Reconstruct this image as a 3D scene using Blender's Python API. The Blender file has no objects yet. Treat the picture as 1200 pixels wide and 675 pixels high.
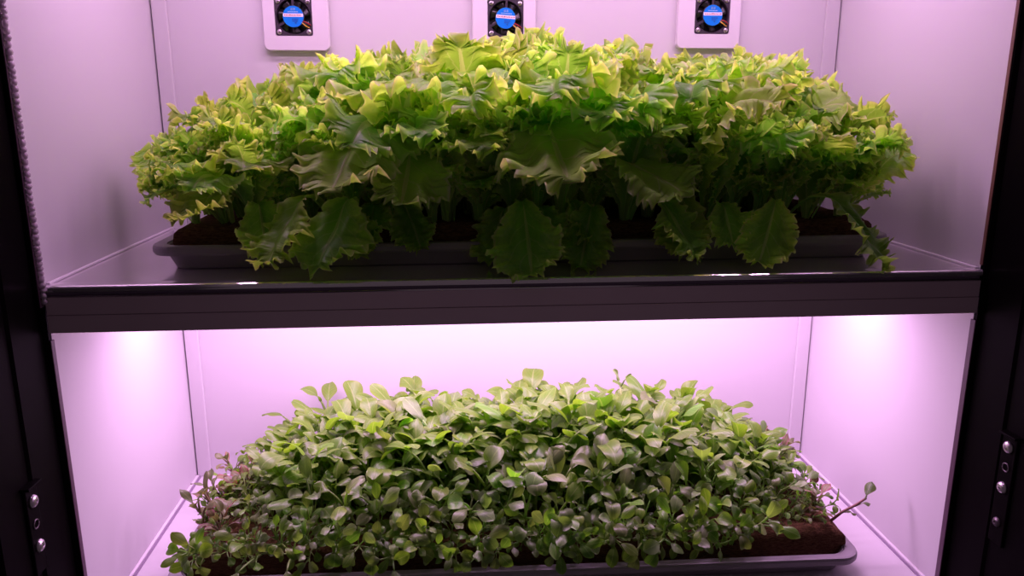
import bpy, bmesh, math, random
from mathutils import Vector, Matrix, Euler
PI = math.pi
rnd = random.Random(11)
COL = bpy.context.scene.collection
SC = bpy.context.scene

# ------------------------------------------------------------------ dimensions (metres)
L, R = -0.35, 0.35          # inner faces of the side walls
D = 0.268                   # back wall
ZF = -0.2814                # lower floor
ZC = 0.345                  # ceiling
SH = 0.034                  # shelf thickness

# ------------------------------------------------------------------ materials
def new_mat(name):
    m = bpy.data.materials.new(name); m.use_nodes = True
    nt = m.node_tree; nt.nodes.clear()
    out = nt.nodes.new('ShaderNodeOutputMaterial')
    return m, nt, out
def N(nt, t, **kw):
    n = nt.nodes.new(t)
    for k, v in kw.items():
        if k in n.inputs: n.inputs[k].default_value = v
        else: setattr(n, k, v)
    return n
def plain(name, col, rough=0.5, metal=0.0, spec=0.5, noise=0.0, nscale=40, bump=0.0):
    m, nt, out = new_mat(name)
    b = N(nt, 'ShaderNodeBsdfPrincipled')
    b.inputs['Roughness'].default_value = rough; b.inputs['Metallic'].default_value = metal
    b.inputs['Specular IOR Level'].default_value = spec
    b.inputs['Base Color'].default_value = (*col, 1)
    if noise or bump:
        tc = N(nt, 'ShaderNodeTexCoord'); nz = N(nt, 'ShaderNodeTexNoise')
        nz.inputs['Scale'].default_value = nscale; nz.inputs['Detail'].default_value = 5
        nt.links.new(tc.outputs['Object'], nz.inputs['Vector'])
        if noise:
            mp = N(nt, 'ShaderNodeMapRange')
            mp.inputs['To Min'].default_value = 1-noise; mp.inputs['To Max'].default_value = 1+noise
            nt.links.new(nz.outputs['Fac'], mp.inputs['Value'])
            mx = N(nt, 'ShaderNodeVectorMath', operation='SCALE'); mx.inputs[0].default_value = col
            nt.links.new(mp.outputs[0], mx.inputs['Scale']); nt.links.new(mx.outputs[0], b.inputs['Base Color'])
        if bump:
            bp = N(nt, 'ShaderNodeBump'); bp.inputs['Strength'].default_value = bump; bp.inputs['Distance'].default_value = 0.001
            nt.links.new(nz.outputs['Fac'], bp.inputs['Height']); nt.links.new(bp.outputs[0], b.inputs['Normal'])
    nt.links.new(b.outputs[0], out.inputs[0])
    return m
def emit(name, col, s):
    m, nt, out = new_mat(name)
    e = N(nt, 'ShaderNodeEmission'); e.inputs['Color'].default_value = (*col, 1); e.inputs['Strength'].default_value = s
    nt.links.new(e.outputs[0], out.inputs[0]); return m

M_wall = plain('white_panel', (0.66, 0.635, 0.66), 0.42, 0, 0.4, 0.012, 9, 0.02)
M_shelf = plain('glossy_white_shelf_sheet', (0.92, 0.87, 0.92), 0.13, 0.75, 0.6, 0.03, 14)
M_shelf.node_tree.nodes['Principled BSDF'].inputs['Coat Weight'].default_value = 0.3
M_shelf.node_tree.nodes['Principled BSDF'].inputs['Coat Roughness'].default_value = 0.06
M_floor = plain('white_floor_sheet', (0.72, 0.69, 0.72), 0.38, 0, 0.5, 0.03, 14)
M_seal = plain('white_sealant', (0.85, 0.80, 0.85), 0.35)
M_groove_and_shadow = plain('grey_groove_and_seal_shadow', (0.30, 0.22, 0.33), 0.6)  # shelf groove, and the painted shadow beside the floor seals
M_fascia = plain('mauve_aluminium', (0.80, 0.60, 0.70), 0.36, 0.1, 0.5, 0.06, 30)
M_rim = plain('polished_rim', (0.72, 0.66, 0.70), 0.16, 0.85)
M_black = plain('black_powder_coat', (0.0035, 0.0025, 0.003), 0.5, 0, 0.03)
M_edge = plain('dark_gasket', (0.085, 0.04, 0.07), 0.45)
M_rust = plain('brown_edge_tape', (0.16, 0.07, 0.05), 0.5)
M_tray = plain('grey_plastic_tray', (0.30, 0.27, 0.30), 0.42, 0, 0.5, 0.05, 25)
M_screw = plain('zinc_screw', (0.62, 0.56, 0.60), 0.28, 0.9)
M_plate = plain('white_fan_plate', (0.74, 0.70, 0.74), 0.35, 0, 0.5)
M_fan = plain('dark_fan_plastic', (0.045, 0.035, 0.05), 0.35, 0, 0.5)
M_blade = plain('black_fan_blade', (0.012, 0.011, 0.013), 0.35)
M_blue = plain('blue_sticker', (0.01, 0.22, 0.75), 0.25)
M_band = plain('white_sticker_band', (0.85, 0.80, 0.88), 0.4)
M_ink = plain('red_ink', (0.45, 0.10, 0.16), 0.5)
M_navy = plain('navy_ink', (0.005, 0.05, 0.32), 0.5)
M_whiteink = plain('pale_ink', (0.30, 0.55, 0.85), 0.4)
M_red = plain('red_wire', (0.38, 0.02, 0.03), 0.4)
M_yel = plain('yellow_wire', (0.75, 0.42, 0.05), 0.4)
M_wblk = plain('black_wire', (0.02, 0.018, 0.02), 0.4)
M_alu = plain('lamp_housing_aluminium', (0.6, 0.6, 0.62), 0.35, 0.8)
M_diode_w = emit('white_diode', (1.0, 0.85, 0.55), 40)
M_diode_r = emit('red_diode', (1.0, 0.05, 0.08), 40)

def coir_mat():
    m, nt, out = new_mat('brown_coir')
    b = N(nt, 'ShaderNodeBsdfPrincipled', Roughness=0.95)
    b.inputs['Specular IOR Level'].default_value = 0.1
    tc = N(nt, 'ShaderNodeTexCoord'); mp = N(nt, 'ShaderNodeMapping'); mp.inputs['Scale'].default_value = (60, 60, 240)
    nz = N(nt, 'ShaderNodeTexNoise'); nz.inputs['Scale'].default_value = 4; nz.inputs['Detail'].default_value = 8; nz.inputs['Roughness'].default_value = 0.7
    cr = N(nt, 'ShaderNodeValToRGB')
    cr.color_ramp.elements[0].position = 0.32; cr.color_ramp.elements[0].color = (0.045, 0.018, 0.010, 1)
    cr.color_ramp.elements[1].position = 0.70; cr.color_ramp.elements[1].color = (0.25, 0.130, 0.070, 1)
    bp = N(nt, 'ShaderNodeBump', Strength=0.9, Distance=0.002)
    nt.links.new(tc.outputs['Object'], mp.inputs[0]); nt.links.new(mp.outputs[0], nz.inputs['Vector'])
    nt.links.new(nz.outputs['Fac'], cr.inputs[0]); nt.links.new(cr.outputs[0], b.inputs['Base Color'])
    nt.links.new(nz.outputs['Fac'], bp.inputs['Height']); nt.links.new(bp.outputs[0], b.inputs['Normal'])
    nt.links.new(b.outputs[0], out.inputs[0]); return m
M_coir = coir_mat()

def leaf_mat(name, base, blade, margin, trans, vein, hue_j=0.02, val_j=0.25, trans_f=0.45, rough=0.42, spec=0.45, veins=True, alt=None, alt_f=0.4, edge=None):
    """UV: x = distance from the midrib (0) to the margin (1), y = along the leaf (0 base, 1 tip)."""
    m, nt, out = new_mat(name); lk = nt.links.new
    uv = N(nt, 'ShaderNodeUVMap'); sp = N(nt, 'ShaderNodeSeparateXYZ'); lk(uv.outputs[0], sp.inputs[0])
    oi = N(nt, 'ShaderNodeObjectInfo')
    tc = N(nt, 'ShaderNodeTexCoord')
    nz = N(nt, 'ShaderNodeTexNoise', Scale=45.0, Detail=3.0); lk(tc.outputs['Object'], nz.inputs['Vector'])
    # blade -> margin by r plus a little mottling
    ad = N(nt, 'ShaderNodeMath', operation='MULTIPLY_ADD'); lk(nz.outputs['Fac'], ad.inputs[0]); ad.inputs[1].default_value = 0.55; lk(sp.outputs['X'], ad.inputs[2])
    mr = N(nt, 'ShaderNodeMapRange'); mr.interpolation_type = 'SMOOTHSTEP'
    mr.inputs['From Min'].default_value = 0.55; mr.inputs['From Max'].default_value = 1.25; lk(ad.outputs[0], mr.inputs['Value'])
    mx1 = N(nt, 'ShaderNodeMix', data_type='RGBA'); mx1.inputs[6].default_value = (*blade, 1); mx1.inputs[7].default_value = (*margin, 1); lk(mr.outputs[0], mx1.inputs[0])
    mr2 = N(nt, 'ShaderNodeMapRange'); mr2.interpolation_type = 'SMOOTHSTEP'
    mr2.inputs['From Min'].default_value = 0.05; mr2.inputs['From Max'].default_value = 0.42; lk(sp.outputs['Y'], mr2.inputs['Value'])
    mx2 = N(nt, 'ShaderNodeMix', data_type='RGBA'); mx2.inputs[6].default_value = (*base, 1); lk(mx1.outputs[2], mx2.inputs[7]); lk(mr2.outputs[0], mx2.inputs[0])
    col = mx2.outputs[2]
    if alt:
        fr = N(nt, 'ShaderNodeMath', operation='LESS_THAN'); fr.inputs[1].default_value = alt_f
        r2 = N(nt, 'ShaderNodeMath', operation='FRACT'); r3 = N(nt, 'ShaderNodeMath', operation='MULTIPLY'); r3.inputs[1].default_value = 7.31
        lk(oi.outputs['Random'], r3.inputs[0]); lk(r3.outputs[0], r2.inputs[0]); lk(r2.outputs[0], fr.inputs[0])
        mxa = N(nt, 'ShaderNodeMix', data_type='RGBA'); lk(col, mxa.inputs[6]); mxa.inputs[7].default_value = (*alt, 1)
        fs = N(nt, 'ShaderNodeMath', operation='MULTIPLY'); fs.inputs[1].default_value = 0.8; lk(fr.outputs[0], fs.inputs[0]); lk(fs.outputs[0], mxa.inputs[0])
        col = mxa.outputs[2]
    if edge:  # pale rim painted in for the specular highlight along the margin
        me_ = N(nt, 'ShaderNodeMapRange'); me_.inputs['From Min'].default_value = 0.90; me_.inputs['From Max'].default_value = 0.985
        me_.inputs['To Max'].default_value = 0.75; lk(sp.outputs['X'], me_.inputs['Value'])
        mxe = N(nt, 'ShaderNodeMix', data_type='RGBA'); lk(col, mxe.inputs[6]); mxe.inputs[7].default_value = (*edge, 1); lk(me_.outputs[0], mxe.inputs[0])
        col = mxe.outputs[2]
    # midrib and side veins
    if veins:
        mv = N(nt, 'ShaderNodeMath', operation='LESS_THAN'); lk(sp.outputs['X'], mv.inputs[0]); mv.inputs[1].default_value = 0.055
        sv = N(nt, 'ShaderNodeMath', operation='MULTIPLY_ADD'); lk(sp.outputs['X'], sv.inputs[0]); sv.inputs[1].default_value = -0.28; lk(sp.outputs['Y'], sv.inputs[2])
        s2 = N(nt, 'ShaderNodeMath', operation='MULTIPLY'); lk(sv.outputs[0], s2.inputs[0]); s2.inputs[1].default_value = 9.0
        s3 = N(nt, 'ShaderNodeMath', operation='FRACT'); lk(s2.outputs[0], s3.inputs[0])
        s4 = N(nt, 'ShaderNodeMath', operation='LESS_THAN'); lk(s3.outputs[0], s4.inputs[0]); s4.inputs[1].default_value = 0.10
        s5 = N(nt, 'ShaderNodeMath', operation='MULTIPLY'); lk(s4.outputs[0], s5.inputs[0]); s5.inputs[1].default_value = 0.40
        s6 = N(nt, 'ShaderNodeMath', operation='MAXIMUM'); lk(s5.outputs[0], s6.inputs[0])
        s7 = N(nt, 'ShaderNodeMath', operation='MULTIPLY'); lk(mv.outputs[0], s7.inputs[0]); s7.inputs[1].default_value = 0.8
        lk(s7.outputs[0], s6.inputs[1])
        mx3 = N(nt, 'ShaderNodeMix', data_type='RGBA'); lk(col, mx3.inputs[6]); mx3.inputs[7].default_value = (*vein, 1); lk(s6.outputs[0], mx3.inputs[0])
        col = mx3.outputs[2]
    hs = N(nt, 'ShaderNodeHueSaturation')
    h1 = N(nt, 'ShaderNodeMapRange'); h1.inputs['To Min'].default_value = 0.5-hue_j; h1.inputs['To Max'].default_value = 0.5+hue_j; lk(oi.outputs['Random'], h1.inputs['Value'])
    r4 = N(nt, 'ShaderNodeMath', operation='MULTIPLY'); r4.inputs[1].default_value = 13.7; lk(oi.outputs['Random'], r4.inputs[0])
    r5 = N(nt, 'ShaderNodeMath', operation='FRACT'); lk(r4.outputs[0], r5.inputs[0])
    h2 = N(nt, 'ShaderNodeMapRange'); h2.inputs['To Min'].default_value = 1-val_j; h2.inputs['To Max'].default_value = 1+val_j; lk(r5.outputs[0], h2.inputs['Value'])
    lk(h1.outputs[0], hs.inputs['Hue']); lk(h2.outputs[0], hs.inputs['Value']); lk(col, hs.inputs['Color'])
    b = N(nt, 'ShaderNodeBsdfPrincipled', Roughness=rough); b.inputs['Specular IOR Level'].default_value = spec
    lk(hs.outputs[0], b.inputs['Base Color'])
    bp = N(nt, 'ShaderNodeBump', Strength=0.35, Distance=0.0015); lk(nz.outputs['Fac'], bp.inputs['Height']); lk(bp.outputs[0], b.inputs['Normal'])
    t = N(nt, 'ShaderNodeBsdfTranslucent')
    tm = N(nt, 'ShaderNodeMix', data_type='RGBA', blend_type='MULTIPLY'); tm.inputs[0].default_value = 1; lk(hs.outputs[0], tm.inputs[6]); tm.inputs[7].default_value = (*trans, 1)
    lk(tm.outputs[2], t.inputs['Color'])
    ms = N(nt, 'ShaderNodeMixShader'); ms.inputs[0].default_value = trans_f
    lk(b.outputs[0], ms.inputs[1]); lk(t.outputs[0], ms.inputs[2]); lk(ms.outputs[0], out.inputs[0])
    return m
M_let = leaf_mat('lettuce_leaf', (0.38, 0.58, 0.18), (0.28, 0.54, 0.08), (0.56, 0.76, 0.17), (1.25, 1.3, 0.6), (0.55, 0.68, 0.30), 0.018, 0.22, 0.58, 0.32, 0.55, True, None, 0.4, (0.85, 0.86, 0.50))
M_lety = leaf_mat('yellowing_lettuce_leaf', (0.42, 0.60, 0.18), (0.41, 0.60, 0.10), (0.54, 0.74, 0.17), (1.2, 1.15, 0.6), (0.62, 0.64, 0.32), 0.012, 0.12, 0.5, 0.45, 0.35, True, None, 0.4, (0.85, 0.80, 0.55))
M_seed = leaf_mat('salad_leaf', (0.22, 0.36, 0.07), (0.17, 0.33, 0.045), (0.22, 0.36, 0.06), (1.2, 1.5, 0.4), (0.34, 0.46, 0.16), 0.02, 0.34, 0.45, 0.36, 0.6, True, (0.23, 0.30, 0.13), 0.42)
M_purp = leaf_mat('reddish_salad_leaf', (0.30, 0.24, 0.12), (0.22, 0.22, 0.09), (0.34, 0.14, 0.14), (1.1, 1.0, 0.5), (0.40, 0.30, 0.2), 0.03, 0.3, 0.35, 0.4, 0.5, True, (0.20, 0.27, 0.10), 0.45)
M_stem = plain('pale_green_stem', (0.30, 0.40, 0.12), 0.45)
M_pstem = plain('reddish_stem', (0.26, 0.12, 0.10), 0.45)

# ------------------------------------------------------------------ mesh helpers
def link(name, me, mat=None, parent=None):
    o = bpy.data.objects.new(name, me); COL.objects.link(o)
    if mat is not None and len(me.materials) == 0: me.materials.append(mat)
    if parent is not None: o.parent = parent
    return o
def pyd(name, vs, fs, mat=None, parent=None, smooth=False, uvs=None):
    me = bpy.data.meshes.new(name); me.from_pydata(vs, [], fs); me.update()
    if smooth: me.polygons.foreach_set('use_smooth', [True]*len(me.polygons))
    if uvs:
        ul = me.uv_layers.new(name='UVMap')
        for lp in me.loops: ul.data[lp.index].uv = uvs[lp.vertex_index]
    return link(name, me, mat, parent)
def bm_obj(name, bm, mat, parent=None, smooth=False):
    bmesh.ops.recalc_face_normals(bm, faces=bm.faces)
    me = bpy.data.meshes.new(name); bm.to_mesh(me); bm.free()
    if smooth: me.polygons.foreach_set('use_smooth', [True]*len(me.polygons))
    return link(name, me, mat, parent)
def box(name, x0, x1, y0, y1, z0, z1, mat, parent=None, bev=0.0, seg=2):
    bm = bmesh.new(); bmesh.ops.create_cube(bm, size=1)
    for v in bm.verts:
        v.co = Vector((x0 if v.co.x < 0 else x1, y0 if v.co.y < 0 else y1, z0 if v.co.z < 0 else z1))
    if bev: bmesh.ops.bevel(bm, geom=list(bm.edges), offset=bev, segments=seg, affect='EDGES', profile=0.5)
    return bm_obj(name, bm, mat, parent)
def rrect(w, h, r, n=8):
    pts = []
    for cx, cz, a0 in ((w/2-r, h/2-r, 0), (-w/2+r, h/2-r, PI/2), (-w/2+r, -h/2+r, PI), (w/2-r, -h/2+r, 1.5*PI)):
        for i in range(n+1):
            a = a0 + PI/2*i/n; pts.append((cx+r*math.cos(a), cz+r*math.sin(a)))
    return pts
def loft(name, loops, mat, parent=None, cap0=True, cap1=True, smooth=False, closed=False):
    """loops: lists of 3D points of equal length, skinned one after the other"""
    n = len(loops[0]); vs = [p for l in loops for p in l]; fs = []
    m = len(loops)
    for i in range(m if closed else m-1):
        a, b = i*n, ((i+1) % m)*n
        for j in range(n):
            k = (j+1) % n; fs.append((a+j, a+k, b+k, b+j))
    if not closed:
        if cap0: fs.append(tuple(reversed(range(n))))
        if cap1: fs.append(tuple((m-1)*n+j for j in range(n)))
    bm = bmesh.new(); bv = [bm.verts.new(v) for v in vs]
    for f in fs:
        try: bm.faces.new([bv[i] for i in f])
        except ValueError: pass
    return bm_obj(name, bm, mat, parent, smooth)
def tube_geom(path, radii, n=8):
    vs, fs = [], []
    up = Vector((0.13, 0.91, 0.37)).normalized()
    for i, p in enumerate(path):
        p = Vector(p)
        d = (Vector(path[min(i+1, len(path)-1)]) - Vector(path[max(i-1, 0)])).normalized()
        a = d.cross(up).normalized(); b = d.cross(a)
        r = radii[i] if hasattr(radii, '__len__') else radii
        for k in range(n):
            t = 2*PI*k/n; vs.append(tuple(p + a*r*math.cos(t) + b*r*math.sin(t)))
    for i in range(len(path)-1):
        for k in range(n):
            q = (k+1) % n; fs.append((i*n+k, i*n+q, (i+1)*n+q, (i+1)*n+k))
    fs.append(tuple(reversed(range(n)))); fs.append(tuple((len(path)-1)*n+k for k in range(n)))
    return vs, fs
def tube(name, path, r, mat, parent=None, n=8):
    vs, fs = tube_geom(path, r, n); return pyd(name, vs, fs, mat, parent, True)
def structure(o, label=None):
    o['kind'] = 'structure'
    if label: o['label'] = label
    return o
def tag(o, label, cat, group=None):
    o['label'] = label; o['category'] = cat
    if group: o['group'] = group
    return o
def empty(name, loc, rotz=0.0):
    o = bpy.data.objects.new(name, None); COL.objects.link(o)
    o.empty_display_size = 0.01; o.location = loc; o.rotation_euler = (0, 0, rotz); return o

# ------------------------------------------------------------------ the cabinet shell
CW = 0.0145   # width of the corner posts
structure(box('wall_left', L-0.012, L, 0.0, D+0.012, ZF-0.02, ZC+0.01, M_wall), 'smooth white left side panel of the grow cabinet')
structure(box('wall_right', R, R+0.012, 0.0, D+0.012, ZF-0.02, ZC+0.01, M_wall), 'smooth white right side panel of the grow cabinet')
structure(box('wall_back', L+0.0014, R-0.0014, D, D+0.012, ZF-0.02, ZC+0.01, M_wall), 'smooth white back panel behind both trays')
structure(box('floor', L-0.012, R+0.012, 0.0, D+0.02, ZF-0.03, ZF, M_floor), 'white cabinet floor under the lower tray')
structure(box('ceiling', L-0.012, R+0.012, 0.0, D+0.02, ZC, ZC+0.02, M_wall), 'white cabinet top panel over the upper tray')
tn = [0]
def trim(*a, label, bev=0.0008):
    tn[0] += 1
    return structure(box('trim_%d' % tn[0], *a, bev=bev), label)
trim(L+0.0014, L+0.0014+CW, D-0.004, D-0.0001, ZF+0.0002, ZC-0.0002, M_wall, label='white corner strip down the left edge of the back panel')
trim(R-0.0014-CW, R-0.0014, D-0.004, D-0.0001, ZF+0.0002, ZC-0.0002, M_wall, label='white corner strip down the right edge of the back panel')
# black outer side behind the open joint
box_l = trim(L-0.014, R+0.014, D+0.0201, D+0.024, ZF-0.03, ZC+0.02, M_black, label='black outer back sheet of the cabinet', bev=0)
# seal strips at the foot of each side wall
for z, dz in ((0.0, 0.0018), (ZF, 0.0026)):
    trim(L+0.0001, L+0.003, 0.002, D-0.0045, z+0.0001, z+dz, M_seal, label='white sealing strip along the %s side wall foot' % ('upper left' if z == 0 else 'lower left'), bev=0.0005)
    trim(R-0.003, R-0.0001, 0.002, D-0.0045, z+0.0001, z+dz, M_seal, label='white sealing strip along the %s side wall foot' % ('upper right' if z == 0 else 'lower right'), bev=0.0005)
trim(L+0.0032, L+0.0052, 0.002, D-0.0045, ZF+0.0001, ZF+0.0009, M_groove_and_shadow, label='thin grey painted shadow line on the floor beside the left wall', bev=0.0002)  # grey strip drawn as the shadow of the left sealing strip
trim(R-0.0052, R-0.0032, 0.002, D-0.0045, ZF+0.0001, ZF+0.0009, M_groove_and_shadow, label='thin grey painted shadow line on the floor beside the right wall', bev=0.0002)  # same painted shadow beside the right sealing strip

# black front frame: jamb posts that run towards the viewer, a gasket edge where they meet the white panels
def prism(name, prof, z0, z1, mat, bev=0.0):
    bm = bmesh.new(); v0 = [bm.verts.new((x, y, z0)) for x, y in prof]; v1 = [bm.verts.new((x, y, z1)) for x, y in prof]
    n = len(prof)
    for i in range(n): bm.faces.new((v0[i], v0[(i+1) % n], v1[(i+1) % n], v1[i]))
    bm.faces.new(v0); bm.faces.new(v1)
    return bm_obj(name, bm, mat)
def jamb(side, label):
    X = L if side < 0 else R
    s = side
    prof = [(X-0.0*s, -0.0003), (X-0.0*s, -0.0042), (X+0.0035*s, -0.0060), (X+0.0035*s, -0.044), (X+0.0055*s, -0.046), (X+0.0055*s, -0.086), (X+0.0085*s, -0.088), (X+0.0085*s, -0.40),
            (X+0.05*s, -0.40), (X+0.05*s, -0.0003)]
    tn[0] += 1
    return structure(prism('trim_%d' % tn[0], prof, ZF-0.10, ZC+0.02, M_black), label)
jamb(-1, 'black front frame and open door edge on the left side')
jamb(1, 'black front frame and open door edge on the right side')
trim(L-0.0, L+0.0011, -0.0040, 0.0012, ZF-0.03, -SH-0.006, M_edge, label='dark purple gasket edge along the lower left opening', bev=0.0004)
trim(R-0.0013, R+0.0, -0.0046, 0.0012, ZF-0.03, -SH-0.006, M_edge, label='dark purple gasket edge along the lower right opening', bev=0.0004)
trim(R-0.0008, R+0.0, -0.0030, 0.0006, 0.004, ZC, M_rust, label='thin brown edge tape along the upper right opening', bev=0.0003)

# beaded clear strip hanging down the upper left edge
def clear_mat():
    m, nt, out = new_mat('clear_beaded_plastic')
    b = N(nt, 'ShaderNodeBsdfPrincipled', Roughness=0.12)
    b.inputs['Base Color'].default_value = (0.80, 0.66, 0.78, 1); b.inputs['Transmission Weight'].default_value = 0.55
    b.inputs['IOR'].default_value = 1.45
    nt.links.new(b.outputs[0], out.inputs[0]); return m
M_clear = clear_mat()
bs = empty('beaded_strip', (L, -0.006, 0.0))
tag(bs, 'clear beaded plastic strip glinting down the upper left edge of the opening', 'strip')
box('backing', -0.0005, 0.0003, -0.0035, 0.0045, -0.014, ZC-0.001, M_edge, bs, 0.0002)
zz = -0.012; path, rad = [], []
while zz < ZC-0.004:
    h = rnd.uniform(0.0030, 0.0048)
    for f, q in ((0.0, 0.0009), (0.15, 0.0019), (0.5, 0.0023), (0.85, 0.0019)):
        path.append((0.0016+rnd.uniform(-.0002, .0002), rnd.uniform(-.0004, .0004), zz+h*f)); rad.append(q*rnd.uniform(.9, 1.1))
    zz += h
tube('beads', path, rad, M_clear, bs, 8)

# ------------------------------------------------------------------ hinge brackets with screws on the jambs
def screw_head(name, r, parent, loc, nrm_axis, ang=0.3, mat=M_screw):
    """dome head with a cross slot; faces +local z then rotated so it looks along nrm_axis"""
    bm = bmesh.new(); n = 24; rings = [(1.0, 0.0), (1.0, 0.18), (0.86, 0.42), (0.6, 0.58), (0.3, 0.64)]
    prev = None
    for rr, zz_ in rings:
        cur = [bm.verts.new((r*rr*math.cos(2*PI*k/n), r*rr*math.sin(2*PI*k/n), r*zz_)) for k in range(n)]
        if prev:
            for k in range(n): bm.faces.new((prev[k], prev[(k+1) % n], cur[(k+1) % n], cur[k]))
        prev = cur
    # sunken centre makes the drive recess
    cur = [bm.verts.new((r*(0.30 if k % 6 == 0 else 0.10)*math.cos(2*PI*k/n), r*(0.30 if k % 6 == 0 else 0.10)*math.sin(2*PI*k/n), r*0.22)) for k in range(n)]
    for k in range(n): bm.faces.new((prev[k], prev[(k+1) % n], cur[(k+1) % n], cur[k]))
    bm.faces.new(cur)
    o = bm_obj(name, bm, mat, parent)
    q = Vector((0, 0, 1)).rotation_difference(Vector(nrm_axis))
    o.rotation_mode = 'QUATERNION'
    from mathutils import Quaternion
    o.rotation_quaternion = q @ Quaternion((0, 0, 1), ang)
    o.location = loc; return o
def hinge(side, y, zs, zhole, ztop, zbot, label, dull=None):
    X = (L-0.0055 if side < 0 else R+0.0055)
    e = empty('hinge_bracket', (X, y, (ztop+zbot)/2)); tag(e, label, 'hinge', 'black hinge brackets on the front frame')
    z0 = (ztop+zbot)/2; s = -side
    box('mounting_plate', 0 if s > 0 else -0.0022, 0.0022 if s > 0 else 0, -0.0075, 0.0075, zbot-z0, ztop-z0, M_black, e, 0.0006)
    # folded tab at the top of the plate
    box('tab', 0 if s > 0 else -0.0065, 0.0065 if s > 0 else 0, -0.010, 0.0075, ztop-z0, ztop-z0+0.002, M_black, e, 0.0006)
    for i, z in enumerate(zs):
        o = screw_head('screw', 0.0046 if not (dull == i) else 0.0038, e, (s*0.0022, 0.0, z-z0), (s, 0, 0), rnd.uniform(0, 1.5), M_screw if dull != i else M_screwd)
    vs, fs = [], []
    ring = []
    for k in range(21): ring.append((s*0.0024, 0.0032*math.cos(2*PI*k/20), zhole-z0+0.0032*math.sin(2*PI*k/20)))
    tube('hole_rim', ring, 0.00055, M_screwd, e, 6)
M_screwd = plain('dull_screw', (0.16, 0.13, 0.15), 0.35, 0.8)
hinge(-1, -0.0485, (-0.1415, -0.1755), -0.159, -0.130, -0.196, 'black hinge bracket with two bright screws on the left frame')
hinge(1, -0.0540, (-0.1250, -0.1580, -0.1870), -0.1415, -0.116, -0.205, 'black hinge bracket with three screws on the right frame', dull=2)

# ------------------------------------------------------------------ middle shelf
sh = empty('cabinet_shelf', (0, 0, 0))
tag(sh, 'white cabinet shelf with a dark mauve front edge holding the lettuce tray', 'shelf')
XL, XR = L+0.0008, R-0.0008
def xprofile(name, prof, mat, parent, x0=XL, x1=XR, smooth=False):
    return loft(name, [[(x0, y, z) for y, z in prof], [(x1, y, z) for y, z in prof]], mat, parent, smooth=smooth)
# sheet with a rolled front lip
prof = [(D-0.0045, 0.0), (0.010, 0.0), (0.004, 0.0004)]
for i in range(9):
    a = PI/2 + PI*i/8
    prof.append((-0.0025+0.0026*math.cos(a), -0.0019+0.0026*math.sin(a)))
prof += [(0.004, -0.0044), (0.010, -0.0030), (D-0.0045, -0.0030)]
xprofile('shelf_sheet', prof, M_shelf, sh)
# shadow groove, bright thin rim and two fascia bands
xprofile('groove', [(0.002, -0.0030), (-0.0018, -0.0048), (-0.0018, -0.0068), (0.002, -0.0068)], M_groove_and_shadow, sh)
rimp = [(-0.0035+0.0009*math.cos(2*PI*i/10), -0.0072+0.0009*math.sin(2*PI*i/10)) for i in range(10)]
xprofile('rim', rimp, M_rim, sh, smooth=True)
def band(name, zt, zb, yf):
    o = box(name, XL, XR, yf, yf+0.003, zb, zt, M_fascia, sh, 0.0005); return o
band('fascia', -0.0078, -0.0208, -0.0042)
band('fascia', -0.0211, -SH, -0.0046)
box('seam_light_block', XL, XR, -0.0036, -0.0013, -0.0218, -0.0200, M_edge, sh)  # dark strip added behind the joint to stop lamp light leaking through
box('bottom_sheet', XL, XR, 0.0, D-0.0045, -0.0200, -0.0170, M_wall, sh, 0)

# ------------------------------------------------------------------ grow lamps (bars with diodes under the shelf and under the top panel)
LAMP = (0.98, 0.54, 1.0)
def lamp_bar(x, y, z, length, watts, label, group):
    e = empty('grow_lamp', (x, y, z)); tag(e, label, 'lamp', group)
    hw = 0.011
    prof = [(-hw, 0.0), (-hw, -0.0045), (-hw+0.002, -0.0062), (hw-0.002, -0.0062), (hw, -0.0045), (hw, 0.0)]
    loft('housing', [[(-length/2, a, b) for a, b in prof], [(length/2, a, b) for a, b in prof]], M_alu, e)
    return e, (x, y, z-0.0080, length, watts)
lights = []
def area(x, y, z, sx, sy, w, name, col=LAMP):
    ld = bpy.data.lights.new(name, 'AREA'); ld.shape = 'RECTANGLE'; ld.size = sx; ld.size_y = sy
    ld.energy = w; ld.color = col; ld.spread = PI
    o = bpy.data.objects.new(name, ld); COL.objects.link(o); o.location = (x, y, z); return o
UW, LW = 1.02, 1.38
for i, (y, yl) in enumerate(((0.058, 0.135), (0.155, 0.175))):
    lb = 'slim aluminium grow lamp bar under the cabinet top, %s one' % ('front' if i == 0 else 'rear')
    e, (x, y_, z, ln, w) = lamp_bar(0, y, ZC-0.0005, 0.65, UW, lb, 'grow lamp bars under the cabinet top')
    area(x, y_, z, ln-0.01, 0.014, UW, 'upper_lamp_light')
    for k in range(24):
        xx = -0.285+0.57*k/23
        box('diode', xx-0.0012, xx+0.0012, -0.0012, 0.0012, -0.0075, -0.0062, M_diode_r if k % 4 == 1 else M_diode_w, e)
    lb = 'slim aluminium grow lamp bar under the middle shelf, %s one' % ('front' if i == 0 else 'rear')
    e, (x, y_, z, ln, w) = lamp_bar(0, yl, -0.0205, 0.64, LW, lb, 'grow lamp bars under the middle shelf')
    area(x, y_, z, ln-0.01, 0.014, LW, 'lower_lamp_light')
w = bpy.data.worlds.new('World'); SC.world = w; w.use_nodes = True
w.node_tree.nodes['Background'].inputs[0].default_value = (0.95, 0.68, 0.85, 1)
w.node_tree.nodes['Background'].inputs[1].default_value = 0.055

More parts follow.
